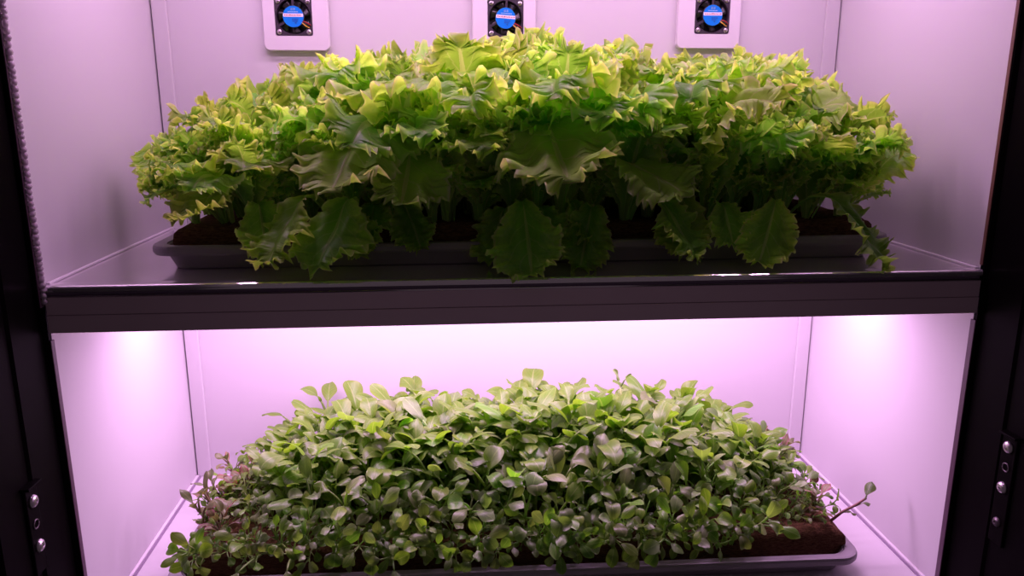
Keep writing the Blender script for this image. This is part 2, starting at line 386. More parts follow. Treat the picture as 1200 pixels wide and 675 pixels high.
# ------------------------------------------------------------------ fans on white plates
def dense(pts, k=6):
    o = []
    for i, p in enumerate(pts):
        q = pts[(i+1) % len(pts)]; d = math.hypot(q[0]-p[0], q[1]-p[1]); n_ = k if d > 0.004 else 1
        for j in range(n_): o.append((p[0]+(q[0]-p[0])*j/n_, p[1]+(q[1]-p[1])*j/n_))
    return o
def at(vx, cx, cz, y): return [(cx+a, y, cz+b) for a, b in vx]
def circle(r, n): return [(r*math.cos(2*PI*k/n+PI/4/9), r*math.sin(2*PI*k/n+PI/4/9)) for k in range(n)]
def fan_unit(cx, zb, pw, fw, fx, fzb, rot, label):
    """cx: plate centre, zb: plate bottom, pw: plate width, fx/fzb: fan centre x and bottom z"""
    e = empty('cooling_fan', (cx, D, zb)); tag(e, label, 'fan', 'cooling fans on the back panel')
    ph = 0.070
    T = 0.0075
    fx -= cx; fz = fzb - zb + fw/2     # fan centre, local
    n = 9*4
    out = rrect(pw, ph, 0.006); out_s = rrect(pw-0.0016, ph-0.0016, 0.0055)
    hole = rrect(fw+0.0008, fw+0.0008, 0.0022)
    oc = (0, ph/2)
    loft('mounting_plate', [at(out, 0, oc[1], -0.0004), at(out, 0, oc[1], -T+0.0012), at(out_s, 0, oc[1], -T), at(hole, fx, fz, -T), at(hole, fx, fz, -0.0004)], M_plate, e, closed=True)
    # housing: square with a round bore
    sq = dense(rrect(fw, fw, 0.0020, 4), 9); bore = [(fw*0.465*math.cos(math.atan2(b, a)), fw*0.465*math.sin(math.atan2(b, a))) for a, b in sq]
    bore_s = [(a*1.03, b*1.03) for a, b in bore]
    loft('housing', [at(sq, fx, fz, -0.0012), at(sq, fx, fz, -T-0.0001), at(bore_s, fx, fz, -T-0.0001), at(bore, fx, fz, -T+0.0010), at(bore, fx, fz, -0.0012)], M_fan, e, closed=True)
    # dark back of the bore
    bk = [(fw*0.464*math.cos(2*PI*k/32), fw*0.464*math.sin(2*PI*k/32)) for k in range(32)]
    loft('back_cover', [at(bk, fx, fz, -0.0008), at(bk, fx, fz, -0.0014)], M_blade, e)
    # seven curved blades on a rotor
    for k in range(7):
        a0 = 2*PI*k/7 + rot*3; vs, fs = [], []
        for i in range(5):
            r = fw*(0.26+0.185*i/4)
            for j in range(4):
                a = a0 + 0.62*j/3 + 0.14*i/4
                vs.append((fx+r*math.cos(a), -0.0022-0.0030*(1-j/3), fz+r*math.sin(a)))
        for i in range(4):
            for j in range(3): q = i*4+j; fs.append((q, q+1, q+5, q+4))
        ob = pyd('blade', vs, fs, M_blade, e, True)
        sm = ob.modifiers.new('thick', 'SOLIDIFY'); sm.thickness = 0.0004
    # struts from the hub to the housing
    for a in (PI/2, PI*1.17, PI*1.83):
        c, s = math.cos(a+rot), math.sin(a+rot); hw = 0.0011
        r0, r1 = fw*0.25, fw*0.50
        pts = [(fx+r0*c-hw*s, fz+r0*s+hw*c), (fx+r0*c+hw*s, fz+r0*s-hw*c), (fx+r1*c+hw*s, fz+r1*s-hw*c), (fx+r1*c-hw*s, fz+r1*s+hw*c)]
        loft('strut', [[(a_, -T-0.0002, b_) for a_, b_ in pts], [(a_, -T+0.0014, b_) for a_, b_ in pts]], M_fan, e)
    hr = fw*0.292
    hub = circle(hr*0.99, 40); hub_s = circle(hr*0.93, 40)
    h = loft('hub', [at(hub, fx, fz, -0.0022), at(hub, fx, fz, -T-0.0003), at(hub_s, fx, fz, -T-0.0008)], M_fan, e)
    st = loft('sticker', [at(circle(hr*0.97, 40), fx, fz, -T-0.0009), at(circle(hr*0.97, 40), fx, fz, -T-0.0012)], M_blue, e)
    st['label'] = 'round blue sticker with a white band'
    def bar(name, x0, x1, z0, z1, mat, y=-T-0.0013):
        c, s = math.cos(rot), math.sin(rot)
        q = [(x0, z0), (x1, z0), (x1, z1), (x0, z1)]
        q = [(fx+a*c-b*s, fz+a*s+b*c) for a, b in q]
        return [[(a, y, b) for a, b in q], [(a, y-0.0001, b) for a, b in q]]
    def bars(name, items, mat, y):
        bm = bmesh.new()
        for (x0, x1, z0, z1) in items:
            l0, l1 = bar('', x0*hr, x1*hr, z0*hr, z1*hr, mat, y)
            v = [bm.verts.new(p) for p in l0+l1]
            for f in ((0, 1, 2, 3), (4, 5, 6, 7), (0, 1, 5, 4), (1, 2, 6, 5), (2, 3, 7, 6), (3, 0, 4, 7)): bm.faces.new([v[i] for i in f])
        return bm_obj(name, bm, mat, st)
    bars('band', [(-0.93, 0.93, -0.02, 0.27)], M_band, -T-0.00125)
    items = []; x = -0.82
    while x < 0.80:
        wd = rnd.uniform(0.05, 0.13); items.append((x, x+wd, 0.07, 0.07+rnd.uniform(0.08, 0.13))); x += wd+0.05
    bars('lettering', items, M_ink, -T-0.00140)
    # two small characters and a line of small type above the band
    g = []
    for gx in (-0.21, 0.03):
        g += [(gx, gx+0.19, 0.74, 0.775), (gx, gx+0.19, 0.66, 0.69), (gx+0.02, gx+0.17, 0.58, 0.61), (gx+0.08, gx+0.115, 0.56, 0.78), (gx, gx+0.03, 0.58, 0.69), (gx+0.155, gx+0.185, 0.58, 0.69)]
    x = -0.50
    while x < 0.48:
        wd = rnd.uniform(0.05, 0.10); g.append((x, x+wd, 0.38, 0.48)); x += wd+0.035
    bars('lettering', g, M_whiteink, -T-0.00130)
    g = []; x = -0.12
    while x < 0.42:
        wd = rnd.uniform(0.05, 0.09); g.append((x, x+wd, -0.30, -0.20)); x += wd+0.04
    x = -0.1
    while x < 0.36:
        wd = rnd.uniform(0.05, 0.09); g.append((x, x+wd, -0.46, -0.37)); x += wd+0.04
    g += [(0.10, 0.30, -0.60, -0.55), (0.18, 0.22, -0.68, -0.52)]
    bars('lettering', g, M_navy, -T-0.00130)
    # three wires leaving along the lower right strut
    a = PI*1.83+rot
    for k, m in enumerate((M_red, M_wblk, M_yel)):
        off = (1-k)*0.0011
        def P(r, o): return (fx+r*math.cos(a)-o*math.sin(a), fz+r*math.sin(a)+o*math.cos(a))
        p = [P(hr*0.9, off*0.7), P(fw*0.36, off*1.3), P(fw*0.44, off*1.5), P(fw*0.52, off*1.2)]
        ys = (-T-0.0006, -T-0.0016, -T-0.0014, -T-0.0002)
        tube('wire', [(q[0], yy, q[1]) for q, yy in zip(p, ys)], 0.00055, m, e, 7)
    for sx in (-1, 1):
        for sz in (-1, 1):
            o = screw_head('screw', 0.0024, e, (fx+sx*fw*0.405, -T-0.0001, fz+sz*fw*0.405), (0, -1, 0), rnd.uniform(0, 1.5))
    return e
fan_unit(-0.2100, 0.1772, 0.0645, 0.0355, -0.2120, 0.1918, 0.0, 'cooling fan with blue sticker on white plate, above the left end of the lettuce')
fan_unit(-0.0035, 0.1760, 0.0645, 0.0355, -0.0022, 0.1920, -0.07, 'cooling fan with blue sticker on white plate, between the two others')
fan_unit(0.2080, 0.1815, 0.0665, 0.0358, 0.2110, 0.1965, 0.0, 'cooling fan with blue sticker on white plate, above the right half of the lettuce')

# ------------------------------------------------------------------ trays and mats
def tray(cx, cy, z, w, d, h, rot, label):
    e = empty('seedling_tray', (cx, cy, z), rot); tag(e, label, 'tray')
    def ring(ww, dd, r, zz_): return [(a, b, zz_) for a, b in rrect(ww, dd, r)]
    body = [ring(w-0.034, d-0.030, 0.010, 0.0), ring(w-0.030, d-0.026, 0.012, 0.0006), ring(w-0.018, d-0.016, 0.016, h-0.0072),
            ring(w-0.020, d-0.018, 0.016, h-0.0010), ring(w-0.020, d-0.018, 0.016, h-0.0012)]
    inner = [ring(w-0.022, d-0.020, 0.015, h-0.0015), ring(w-0.034, d-0.030, 0.011, 0.0022)]
    loft('basin', [body[0], body[1], body[2], body[3], inner[0], inner[1]], M_tray, e, smooth=False)
    rim = [ring(w-0.0190, d-0.0170, 0.015, h-0.0076), ring(w-0.0030, d-0.0030, 0.018, h-0.0076), ring(w, d, 0.020, h-0.0056), ring(w, d, 0.020, h-0.0022),
           ring(w-0.0018, d-0.0018, 0.019, h-0.0004), ring(w-0.005, d-0.005, 0.018, h), ring(w-0.0190, d-0.0170, 0.0155, h-0.0004)]
    loft('rim', rim, M_tray, e, closed=True)
    return e
def mat_slab(cx, cy, z, w, d, h, rot, label):
    """a felted coir mat: a soft-edged slab with an uneven surface"""
    nu, nv = 90, 34; vs, fs = [], []
    rr = random.Random(5)
    bm = bmesh.new(); bmesh.ops.create_grid(bm, x_segments=nu, y_segments=nv, size=0.5)
    r = bmesh.ops.extrude_face_region(bm, geom=list(bm.faces))
    for g in r['geom']:
        if isinstance(g, bmesh.types.BMVert): g.co.z += 1
    bmesh.ops.subdivide_edges(bm, edges=[e_ for e_ in bm.edges if abs(e_.verts[0].co.z-e_.verts[1].co.z) > .5], cuts=4)
    from mathutils import noise
    for v in bm.verts:
        x, y, zz_ = v.co.x*w, v.co.y*d, v.co.z*h
        ex = max(0, abs(x)-(w/2-0.006)); ey = max(0, abs(y)-(d/2-0.006)); ee = max(ex, ey)/0.006
        t = abs(v.co.z-0.5)*2
        k = 1-0.010*t**3
        amp = 0.0016
        nn = Vector((noise.noise((x*60, y*60, zz_*90)), noise.noise((x*60+9, y*60, zz_*90)), noise.noise((x*45, y*45+7, zz_*60))))*amp
        if v.co.z < 0.02: nn.z = 0
        v.co = Vector((x*k+nn.x, y*(1-0.02*t**3)+nn.y, zz_ - (0.003*ee**2 if v.co.z > .9 else 0) + nn.z))
    o = bm_obj('coir_mat', bm, M_coir, None, True); o.location = (cx, cy, z); o.rotation_euler = (0, 0, rot)
    tag(o, label, 'mat', 'brown coir growing mats'); return o
UT = (0.0055, 0.146, 0.0, 0.600, 0.208, 0.0200, math.radians(0.7))
LT = (-0.0035, 0.131, ZF, 0.603, 0.214, 0.0200, math.radians(-0.9))
tray(*UT, 'grey plastic tray full of lettuce standing on the middle shelf')
tray(*LT, 'grey plastic tray of small salad seedlings standing on the cabinet floor')
mat_slab(UT[0]+0.002, UT[1], 0.0026, 0.572, 0.172, 0.030, UT[6], 'brown coir mat in the upper tray under the lettuce')
mat_slab(LT[0]+0.002, LT[1]+0.004, ZF+0.0026, 0.584, 0.178, 0.032, LT[6], 'brown coir mat in the lower tray under the seedlings')
UZ, LZ = 0.0322, ZF+0.0342   # mat tops

# ------------------------------------------------------------------ lettuce leaves
def bent(kappa, th0=0.0, n=60, early=0.0, p=2.0):
    """centre line of unit length, angle from vertical th0 + kappa*u^2, bending to +Y"""
    P, T = [(0.0, 0.0)], []
    for i in range(n+1):
        u = i/n; th = th0 + kappa*(u**p if not early else min(1.0, u/early)**2); T.append(th)
        if i: P.append((P[-1][0]+math.sin(th)/n, P[-1][1]+math.cos(th)/n))
    def f(u):
        u = max(0, min(1.08, u)); k = min(n, u*n); i = int(min(n-1, k)); fr = k-i
        y = P[i][0]+(P[i+1][0]-P[i][0])*fr; z = P[i][1]+(P[i+1][1]-P[i][1])*fr
        th = T[i]+(T[i+1]-T[i])*fr
        return y, z, th
    return f
def lettuce_mesh(seed, kappa, width=0.40, ruffle=0.05, th0=0.0, cup=0.12, early=0.0, b0=0.20, p=2.0):
    r = random.Random(seed); NT, NR = 260, 10
    f = bent(kappa, th0, 60, early, p)
    ph = [r.uniform(0, 2*PI) for _ in range(12)]
    k1, k2, k3 = r.uniform(4, 6.5), r.uniform(13, 18), r.uniform(28, 38)
    teeth_n = r.randint(24, 32)
    tj = [r.uniform(0.4, 1.3) for _ in range(80)]
    lob = [r.uniform(0.5, 1.3) for _ in range(20)]
    asym = r.uniform(-0.12, 0.12); twist = r.uniform(-0.6, 0.6); side = r.uniform(-0.10, 0.10)
    marg = []
    for i in range(NT+1):
        t = i/NT; s = -1 if t < 0.5 else 1; tau = 1-abs(2*t-1); a = 1-(1-tau)**1.5
        ul = 0.03+0.95*a
        e = max(0.0, (ul-b0)/(0.98-b0))
        w = 0.022+0.015*min(1, ul*4)
        if e > 0: w += width*math.sin(PI*min(1, e)**1.55)**0.72
        if a > 0.97: w *= 1
        w *= 1+asym*s
        arm = min(1, e*3.0)
        lobe = abs(math.sin(PI*(a*8.0+ph[0]*s)))**0.8
        li = int(a*8.0+ph[0]*s) % 20
        w *= 1 - 0.13*arm*lob[li]*(1-lobe)
        q = tau*teeth_n; ti = int(q); fr = q-ti
        tooth = (fr/0.62 if fr < 0.62 else (1-fr)/0.38)*tj[(ti+(40 if s > 0 else 0)) % 80]
        ox = 0.046*arm*(tooth-0.45)*(1-0.55*a); oz = 0.046*arm*(tooth-0.4)*(a**3)
        marg.append((s*max(0.002, w+ox), ul+oz, a, s, tau))
    # smooth the join at the very tip
    vs, uv = [], []
    for i, (mx, mu, a, s, tau) in enumerate(marg):
        cu = min(0.93, 0.02+0.93*a**0.92); e = max(0.0, (mu-b0)/(0.98-b0)); arm = min(1, e*2.2)
        for j in range(NR+1):
            q = j/NR
            x = mx*q; u = cu+(mu-cu)*q
            rf = q**2.2
            pha = tau*2*PI
            n = arm*ruffle*rf*(math.sin(k1*pha*0.5+ph[2]*s+ph[3])+0.75*math.sin(k2*pha*0.5+ph[4]*s+ph[5])+0.70*q*q*q*math.sin(k3*pha*0.5+ph[6]*s))
            n += arm*0.022*math.sin(9*x/width+ph[7]+3*u)*math.sin(11*u+ph[8])*(1-0.3*q)
            n += cup*abs(x)*0.9 - 0.10*arm*(x*x)/width
            n += -0.02*max(0, 1-abs(x)/0.05) * (1-0.5*u)
            du = arm*ruffle*0.6*rf*math.sin(k2*pha*0.5+ph[9]*s)
            y0, z0, th = f(u+du*0.5)
            # twist about the axis grows with u
            tw = twist*u*u
            X = x*math.cos(tw)-n*math.sin(tw); Nn = x*math.sin(tw)+n*math.cos(tw)
            # normal (upper face looks to the outside of the bend's inner side)
            vs.append((X+side*u*u, y0-math.cos(th)*Nn, z0+math.sin(th)*Nn)); uv.append((q, u))
    fs = []
    for i in range(NT):
        for j in range(NR):
            a_ = i*(NR+1)+j; fs.append((a_, a_+1, a_+NR+2, a_+NR+1))
    me = bpy.data.meshes.new('leaf'); me.from_pydata(vs, [], fs); me.update()
    me.polygons.foreach_set('use_smooth', [True]*len(me.polygons))
    ul_ = me.uv_layers.new(name='UVMap')
    lu = []
    for lp in me.loops: lu += list(uv[lp.vertex_index])
    ul_.data.foreach_set('uv', lu)
    me.materials.append(M_let); return me
LET = {}
for ki, kap in enumerate((0.35, 0.9, 1.5, 2.2)):
    LET[ki] = [lettuce_mesh(100+ki*10+s, kap*(1.0 if s % 3 == 0 else 1.5), 0.165+0.020*s, 0.032+0.006*(s % 3), p=2.0 if s % 3 == 0 else 4.5) for s in range(6)]
LETY = []
for ki in (1, 2, 3):
    for me in LET[ki][:3]:
        c = me.copy(); c.materials[0] = M_lety; LETY.append(c)
def leaf_obj(parent, me, az, lean, scale, roll=0.0, loc=(0, 0, 0), sw=1.0):
    o = bpy.data.objects.new('leaf', me); COL.objects.link(o); o.parent = parent
    o.rotation_mode = 'QUATERNION'
    o.rotation_quaternion = (Matrix.Rotation(az, 4, 'Z') @ Matrix.Rotation(-lean, 4, 'X') @ Matrix.Rotation(roll, 4, 'Z')).to_quaternion()
    o.location = loc; o.scale = (scale*sw, scale, scale); return o
def interp(tab, x):
    if x <= tab[0][0]: return tab[0][1]
    for (a, b), (c, d) in zip(tab, tab[1:]):
        if x <= c: return b+(d-b)*(x-a)/(c-a)
    return tab[-1][1]
HT = [(-0.335, 0.065), (-0.28, 0.130), (-0.207, 0.143), (-0.14, 0.164), (-0.08, 0.172), (-0.027, 0.180), (0.034, 0.186), (0.073, 0.176), (0.109, 0.150), (0.15, 0.164), (0.191, 0.176), (0.249, 0.158), (0.303, 0.134), (0.346, 0.08)]
GROUP = 'lettuce plants on the upper tray'
ZL = {'left': 'small frilly lettuce plant at the left end of the upper tray', 'right': 'small frilly lettuce plant at the right end of the upper tray',
      'front': 'frilly lettuce plant in the shaded front row of the upper tray', 'back': 'bright frilly lettuce plant at the back of the upper tray, below the fans',
      'mid': 'yellow-green frilly lettuce plant in the middle of the upper tray'}
NX, NY = 24, 6
for iy in range(NY):
    for ix in range(NX):
        fx = (ix+0.5*(iy % 2)+0.25)/NX; fy = iy/(NY-1)
        x = -0.268+0.548*fx+rnd.uniform(-.007, .007); y = 0.073+0.140*fy+rnd.uniform(-.008, .008)
        H = interp(HT, x*(1.08+0.5*max(0, abs(x)-0.18)/0.09*0.28)) * interp([(0, 0.76), (0.2, 0.90), (0.4, 0.98), (0.6, 1.02), (1, 1.0)], fy)
        ex = (fx-0.5)*2; leanx = math.copysign(max(0, abs(ex)-0.62)/0.38, ex)   # -1..1 near the ends
        leany = -max(0.0, 0.55-fy)/0.55                                          # -1 at the front row
        e = empty('lettuce_plant', (x, y, UZ-0.001), 0)
        zone = 'left' if ex < -0.78 else 'right' if ex > 0.78 else 'front' if iy == 0 else 'back' if iy >= 4 else 'mid'
        tag(e, ZL[zone], 'lettuce', GROUP)
        nl = 6
        bias = Vector((leanx*0.55, leany*0.24, 0))
        a0 = rnd.uniform(0, 2*PI)
        for k in range(nl):
            a = a0+2*PI*k/nl+rnd.uniform(-.4, .4)
            spread = rnd.uniform(0.05, 0.28)
            v = Vector((math.sin(a)*spread, math.cos(a)*spread, 0)) + bias*rnd.uniform(0.35, 1.15)
            lean = min(1.25, v.length); az = math.atan2(-v.x, v.y)
            hgt = max(0.05, (H-UZ))*rnd.uniform(0.60, 1.03)
            ki = rnd.choice((0, 0, 0, 1, 1, 2, 3)) if abs(leanx) < .3 else rnd.choice((0, 1, 1, 2, 2))
            reach = {0: 0.95, 1: 0.90, 2: 0.80, 3: 0.6}[ki]
            s = min(0.165, hgt/(reach*max(0.55, math.cos(lean))))
                        # keep clear of the back panel and the lamps
            if y+s*math.sin(lean)*max(0, math.cos(az)) > D-0.03 and v.y > 0: lean = max(0.0, lean*0.35)
            reach_x = s*math.sin(min(PI/2, lean+0.3*ki))*0.9*-math.sin(az)
            lim = (0.318-x) if reach_x > 0 else (x+0.296)
            if abs(reach_x) > lim: s = max(0.055, s*lim/abs(reach_x))
            leaf_obj(e, rnd.choice(LET[ki] if rnd.random() > 0.09 else LETY), az, lean, s, rnd.uniform(-.5, .5), (rnd.uniform(-.003, .003), rnd.uniform(-.003, .003), 0), rnd.uniform(0.85, 1.1))

# lower leaves that clothe the ends and the front of the bed
DROOP = [lettuce_mesh(960+i, 1.9+0.1*(i % 3), 0.16+0.02*i, 0.05, cup=0.2, early=0.5, b0=0.32) for i in range(4)]
def skirt(e, n, az0, smin, smax, l0, l1):
    for k in range(n):
        leaf_obj(e, rnd.choice(LET[rnd.choice((0, 1, 1, 2, 3))]), az0+rnd.uniform(-.7, .7), rnd.uniform(l0, l1), rnd.uniform(smin, smax), rnd.uniform(-.5, .5), (0, 0, 0), rnd.uniform(1.15, 1.5))
for e in [o for o in COL.objects if o.name.startswith('lettuce_plant')]:
    if e.location.x < -0.235: skirt(e, 2, PI/2, 0.055, 0.085, 0.15, 0.6)
    elif e.location.x > 0.245: skirt(e, 2, -PI/2, 0.060, 0.090, 0.15, 0.65)
    if e.location.y < 0.085 and rnd.random() < 0.4: leaf_obj(e, rnd.choice(DROOP), PI+rnd.uniform(-.6, .6), rnd.uniform(0.35, 0.75), rnd.uniform(0.062, 0.098), rnd.uniform(-.4, .4), (0, 0, 0), rnd.uniform(.9, 1.2))
    if e.location.y < 0.085: skirt(e, 3, PI, 0.045, 0.100, 0.05, 0.45)
# ------------------------------------------------------------------ lettuce plants that stand out, hand placed along the front
def hero(x, y, leaves, label):
    e = empty('lettuce_plant', (x, y, UZ-0.001)); tag(e, label, 'lettuce', GROUP)
    for (ms, kap, wid, az, lean, s, roll, early, b0) in leaves:
        me = lettuce_mesh(ms, kap, wid, 0.026 if ms in (901, 903, 913, 914) else 0.042, cup=0.2, early=early, b0=b0)
        if ms in (901, 903, 913, 914): me.materials[0] = M_lety
        leaf_obj(e, me, az, lean, s, roll)
    return e
UP = (0.8, 0.22, 0.4, 0.1, 0.12, 0.0, 0.0, 0.2)
HE = [
 (0.008, 0.096, [(901, 2.15, 0.195, PI+0.12, -0.05, 0.200, 0.0, 0.62, 0.55), (902, *UP)], 'lettuce plant with the largest frilled yellow leaf facing out mid-front'),
 (0.026, 0.068, [(903, 2.0, 0.20, PI+0.75, 0.10, 0.158, 0.15, 0.60, 0.52), (904, *UP)], 'lettuce plant with a bright pointed leaf reaching forward right of the largest leaf'),
 (-0.155, 0.066, [(905, 1.85, 0.17, PI-0.60, 0.50, 0.118, 0.2, 0.5, 0.40), (906, *UP)], 'lettuce plant whose pale narrow leaf hangs over the tray rim near its left end'),
 (-0.138, 0.066, [(907, 1.85, 0.22, PI+0.15, 0.55, 0.118, -0.3, 0.5, 0.40), (908, *UP)], 'lettuce plant whose broad half-shaded leaf hangs over the tray rim left of the middle'),
 (-0.006, 0.066, [(909, 1.85, 0.21, PI-0.05, 0.62, 0.118, 0.1, 0.5, 0.40)], 'lettuce plant whose dark leaf droops over the tray rim in the middle'),
 (0.086, 0.068, [(910, 1.9, 0.19, PI+0.40, 0.50, 0.110, 0.2, 0.5, 0.40)], 'lettuce plant whose dull curled leaf hangs in front right of the middle'),
 (0.206, 0.068, [(911, 1.9, 0.18, PI-0.15, 0.62, 0.108, -0.2, 0.5, 0.40)], 'lettuce plant whose pale dangling leaf crosses the tray rim, left of another one'),
 (0.218, 0.068, [(912, 1.8, 0.16, PI+0.50, 0.66, 0.124, 0.35, 0.5, 0.35)], 'lettuce plant whose long bright-tipped leaf hangs below the tray rim near its right end'),
 (-0.090, 0.086, [(913, 2.2, 0.17, PI+0.1, 0.0, 0.165, 0.0, 0.62, 0.55)], 'lettuce plant with a yellow curled leaf catching light left of the middle'),
 (-0.124, 0.086, [(914, 2.1, 0.18, PI-0.2, 0.0, 0.175, 0.1, 0.62, 0.50)], 'lettuce plant with an upright pale frilled leaf behind the broad hanging one'),
 (-0.235, 0.072, [(915, 1.7, 0.24, PI-0.3, 0.20, 0.095, 0.1, 0.5, 0.3)], 'lettuce plant with a wide green leaf resting over the left corner of the mat'),
]
for h in HE: hero(*h)

# ------------------------------------------------------------------ seedlings of the lower tray
def spoon_mesh(seed, mat, blade_l=0.020, blade_w=0.0065, pet=0.014, kappa=1.0):
    """petiole and oval blade of one small leaf, bending to +Y"""
    r = random.Random(seed); tot = pet+blade_l; f = bent(kappa, 0.0); NU, NV = 12, 6
    vs, uv, fs = [], [], []
    cup = r.uniform(-0.5, 0.55); wav = r.uniform(0.0004, 0.0013); p1 = r.uniform(0, 6); tw = r.uniform(-.5, .5); fold = r.uniform(0, .35)
    for i in range(NU+1):
        e = i/NU; u = (pet+blade_l*e)/tot
        w = blade_w*max(0.02, math.sin(PI*min(1, 0.03+0.97*e)**1.35)**0.62)
        if i == NU: w = blade_w*0.22
        y0, z0, th = f(u)
        for j in range(NV+1):
            v = -1+2*j/NV; x = v*w
            n = cup*x*x/blade_w + fold*abs(x)*0.5 + wav*math.sin(7*e+p1+2*v)*abs(v)
            t2 = tw*e; X = x*math.cos(t2)-n*math.sin(t2); Q = x*math.sin(t2)+n*math.cos(t2)
            vs.append((X, y0*tot-math.cos(th)*Q, z0*tot+math.sin(th)*Q)); uv.append((abs(v), 0.3+0.7*e))
    for i in range(NU):
        for j in range(NV):
            a = i*(NV+1)+j; fs.append((a, a+1, a+NV+2, a+NV+1))
    path = []
    for i in range(6):
        y0, z0, th = f(pet/tot*i/5*1.04); path.append((0, y0*tot, z0*tot))
    tv, tf = tube_geom(path, [0.0011, 0.0010, 0.0009, 0.0009, 0.0008, 0.0007], 5)
    b = len(vs); vs += tv; uv += [(0.0, 0.05)]*len(tv); fs += [tuple(b+q for q in g) for g in tf]
    me = bpy.data.meshes.new('leaf'); me.from_pydata(vs, [], fs); me.update()
    me.polygons.foreach_set('use_smooth', [True]*len(me.polygons))
    ul_ = me.uv_layers.new(name='UVMap'); lu = []
    for lp in me.loops: lu += list(uv[lp.vertex_index])
    ul_.data.foreach_set('uv', lu)
    me.materials.append(mat); return me
SPO = [spoon_mesh(300+i, M_seed, rs.uniform(0.014, 0.024), rs.uniform(0.0048, 0.0080), rs.uniform(0.010, 0.024), rs.uniform(0.4, 3.0)) for i, rs in ((i, random.Random(700+i)) for i in range(16))]
SPP = [spoon_mesh(400+i, M_purp, rs.uniform(0.010, 0.015), rs.uniform(0.0030, 0.0046), rs.uniform(0.006, 0.014), rs.uniform(0.5, 1.9)) for i, rs in ((i, random.Random(800+i)) for i in range(8))]
def seedling_proto(k, kind):
    r = random.Random(1000+k)
    e = empty('salad_seedling' if kind == 'g' else 'reddish_seedling', (0, 0, 0))
    h = r.uniform(0.030, 0.044) if kind == 'g' else r.uniform(0.012, 0.024)
    bx, by = r.uniform(-.006, .006), r.uniform(-.006, .006)
    path = [(bx*(i/4)**2, by*(i/4)**2, h*i/4) for i in range(5)]
    tube('stem', path, [0.0012, 0.0011, 0.0010, 0.0010, 0.0009], M_stem if kind == 'g' else M_pstem, e, 6)
    nl = 8 if kind == 'g' else 6; a0 = r.uniform(0, 6.28)
    for j in range(nl):
        me = r.choice(SPO if kind == 'g' else SPP)
        low = j >= 4
        z = h*(0.98-0.06*j) if not low else h*r.uniform(0.25, 0.75)
        t = z/h; az = a0+j*2.4+r.uniform(-.3, .3)
        leaf_obj(e, me, az, r.uniform(0.1, 0.6) if not low else r.uniform(0.5, 1.0), r.uniform(0.75, 1.3) if not low else r.uniform(0.6, 0.85), r.uniform(-.4, .4), (bx*t*t, by*t*t, z))
    return e
def copy_plant(p, loc, quat, s, name=None):
    c = p.copy(); COL.objects.link(c); c.location = loc; c.rotation_mode = 'QUATERNION'; c.rotation_quaternion = quat; c.scale = (s, s, s)
    for ch in p.children:
        d = ch.copy(); COL.objects.link(d); d.parent = c
    return c
PG = [seedling_proto(i, 'g') for i in range(12)]
PP = [seedling_proto(50+i, 'p') for i in range(5)]
used = set()
HS = [(-0.335, 0.02), (-0.28, 0.075), (-0.234, 0.115), (-0.152, 0.134), (-0.087, 0.130), (0.012, 0.134), (0.105, 0.135), (0.21, 0.120), (0.255, 0.105), (0.312, 0.062), (0.355, 0.02)]
SG = 'small salad seedlings on the lower tray'
SL = {'front': 'spoon-leaved salad seedling along the shaded front edge of the lower tray', 'back': 'pale dusty spoon-leaved seedling at the back of the lower tray',
      'mid': 'green spoon-leaved salad seedling in the middle of the lower tray', 'left': 'spoon-leaved salad seedling on the sloping left end of the lower tray',
      'right': 'spoon-leaved salad seedling on the sloping right end of the lower tray'}
def put_seed(x, y, H, leanx, leany, kind, label):
    pool = PG if kind == 'g' else PP
    p = rnd.choice(pool)
    q = Matrix.Rotation(leanx, 4, 'Y') @ Matrix.Rotation(-leany, 4, 'X') @ Matrix.Rotation(rnd.uniform(0, 6.28), 4, 'Z')
    base_h = 0.068 if kind == 'g' else 0.034
    s = H/base_h
    if p.name in used: c = copy_plant(p, (x, y, LZ-0.001), q.to_quaternion(), s)
    else:
        c = p; used.add(p.name); c.location = (x, y, LZ-0.001); c.rotation_mode = 'QUATERNION'; c.rotation_quaternion = q.to_quaternion(); c.scale = (s, s, s)
    tag(c, label, 'seedling', SG); return c
def seed_h(x): return interp(HS, x*1.12)-(LZ-ZF)
NX, NY = 31, 8
for iy in range(NY):
    for ix in range(NX):
        fx = (ix+0.5*(iy % 2)+0.25)/NX; fy = iy/(NY-1)
        x = -0.284+0.564*fx+rnd.uniform(-.006, .006); y = 0.052+0.108*fy+rnd.uniform(-.005, .005)
        y += -math.sin(0.9/57.3)*x
        ex = (fx-0.5)*2; lx = math.copysign(max(0, abs(ex)-0.70)/0.30, ex)*0.65+rnd.uniform(-.14, .14)
        ly = -max(0, 0.5-fy)/0.5*0.70+rnd.uniform(-.14, .14)
        if iy < 2 and ex > 0.72: y += 0.014
        H = max(0.030, seed_h(x)*rnd.uniform(0.70, 1.06)*interp([(0, 0.55), (0.3, 0.8), (0.6, 0.95), (1, 1.0)], fy))
        if abs(ex) > 0.86: H = min(H, rnd.uniform(0.038, 0.062))
        zone = 'left' if ex < -0.75 else 'right' if ex > 0.75 else 'front' if iy < 2 else 'back' if iy > 5 else 'mid'
        put_seed(x, y, H, lx, ly, 'g', SL[zone])
for k in range(46):
    x = -0.284+0.479*(k+rnd.uniform(-.3, .3))/45; y = 0.0465-math.sin(0.9/57.3)*x+rnd.uniform(-.001, .003)
    put_seed(x, y, rnd.uniform(0.034, 0.056), rnd.uniform(-.3, .3), -rnd.uniform(0.7, 1.3), 'g', 'salad seedling flopping over the front edge of the lower coir mat')
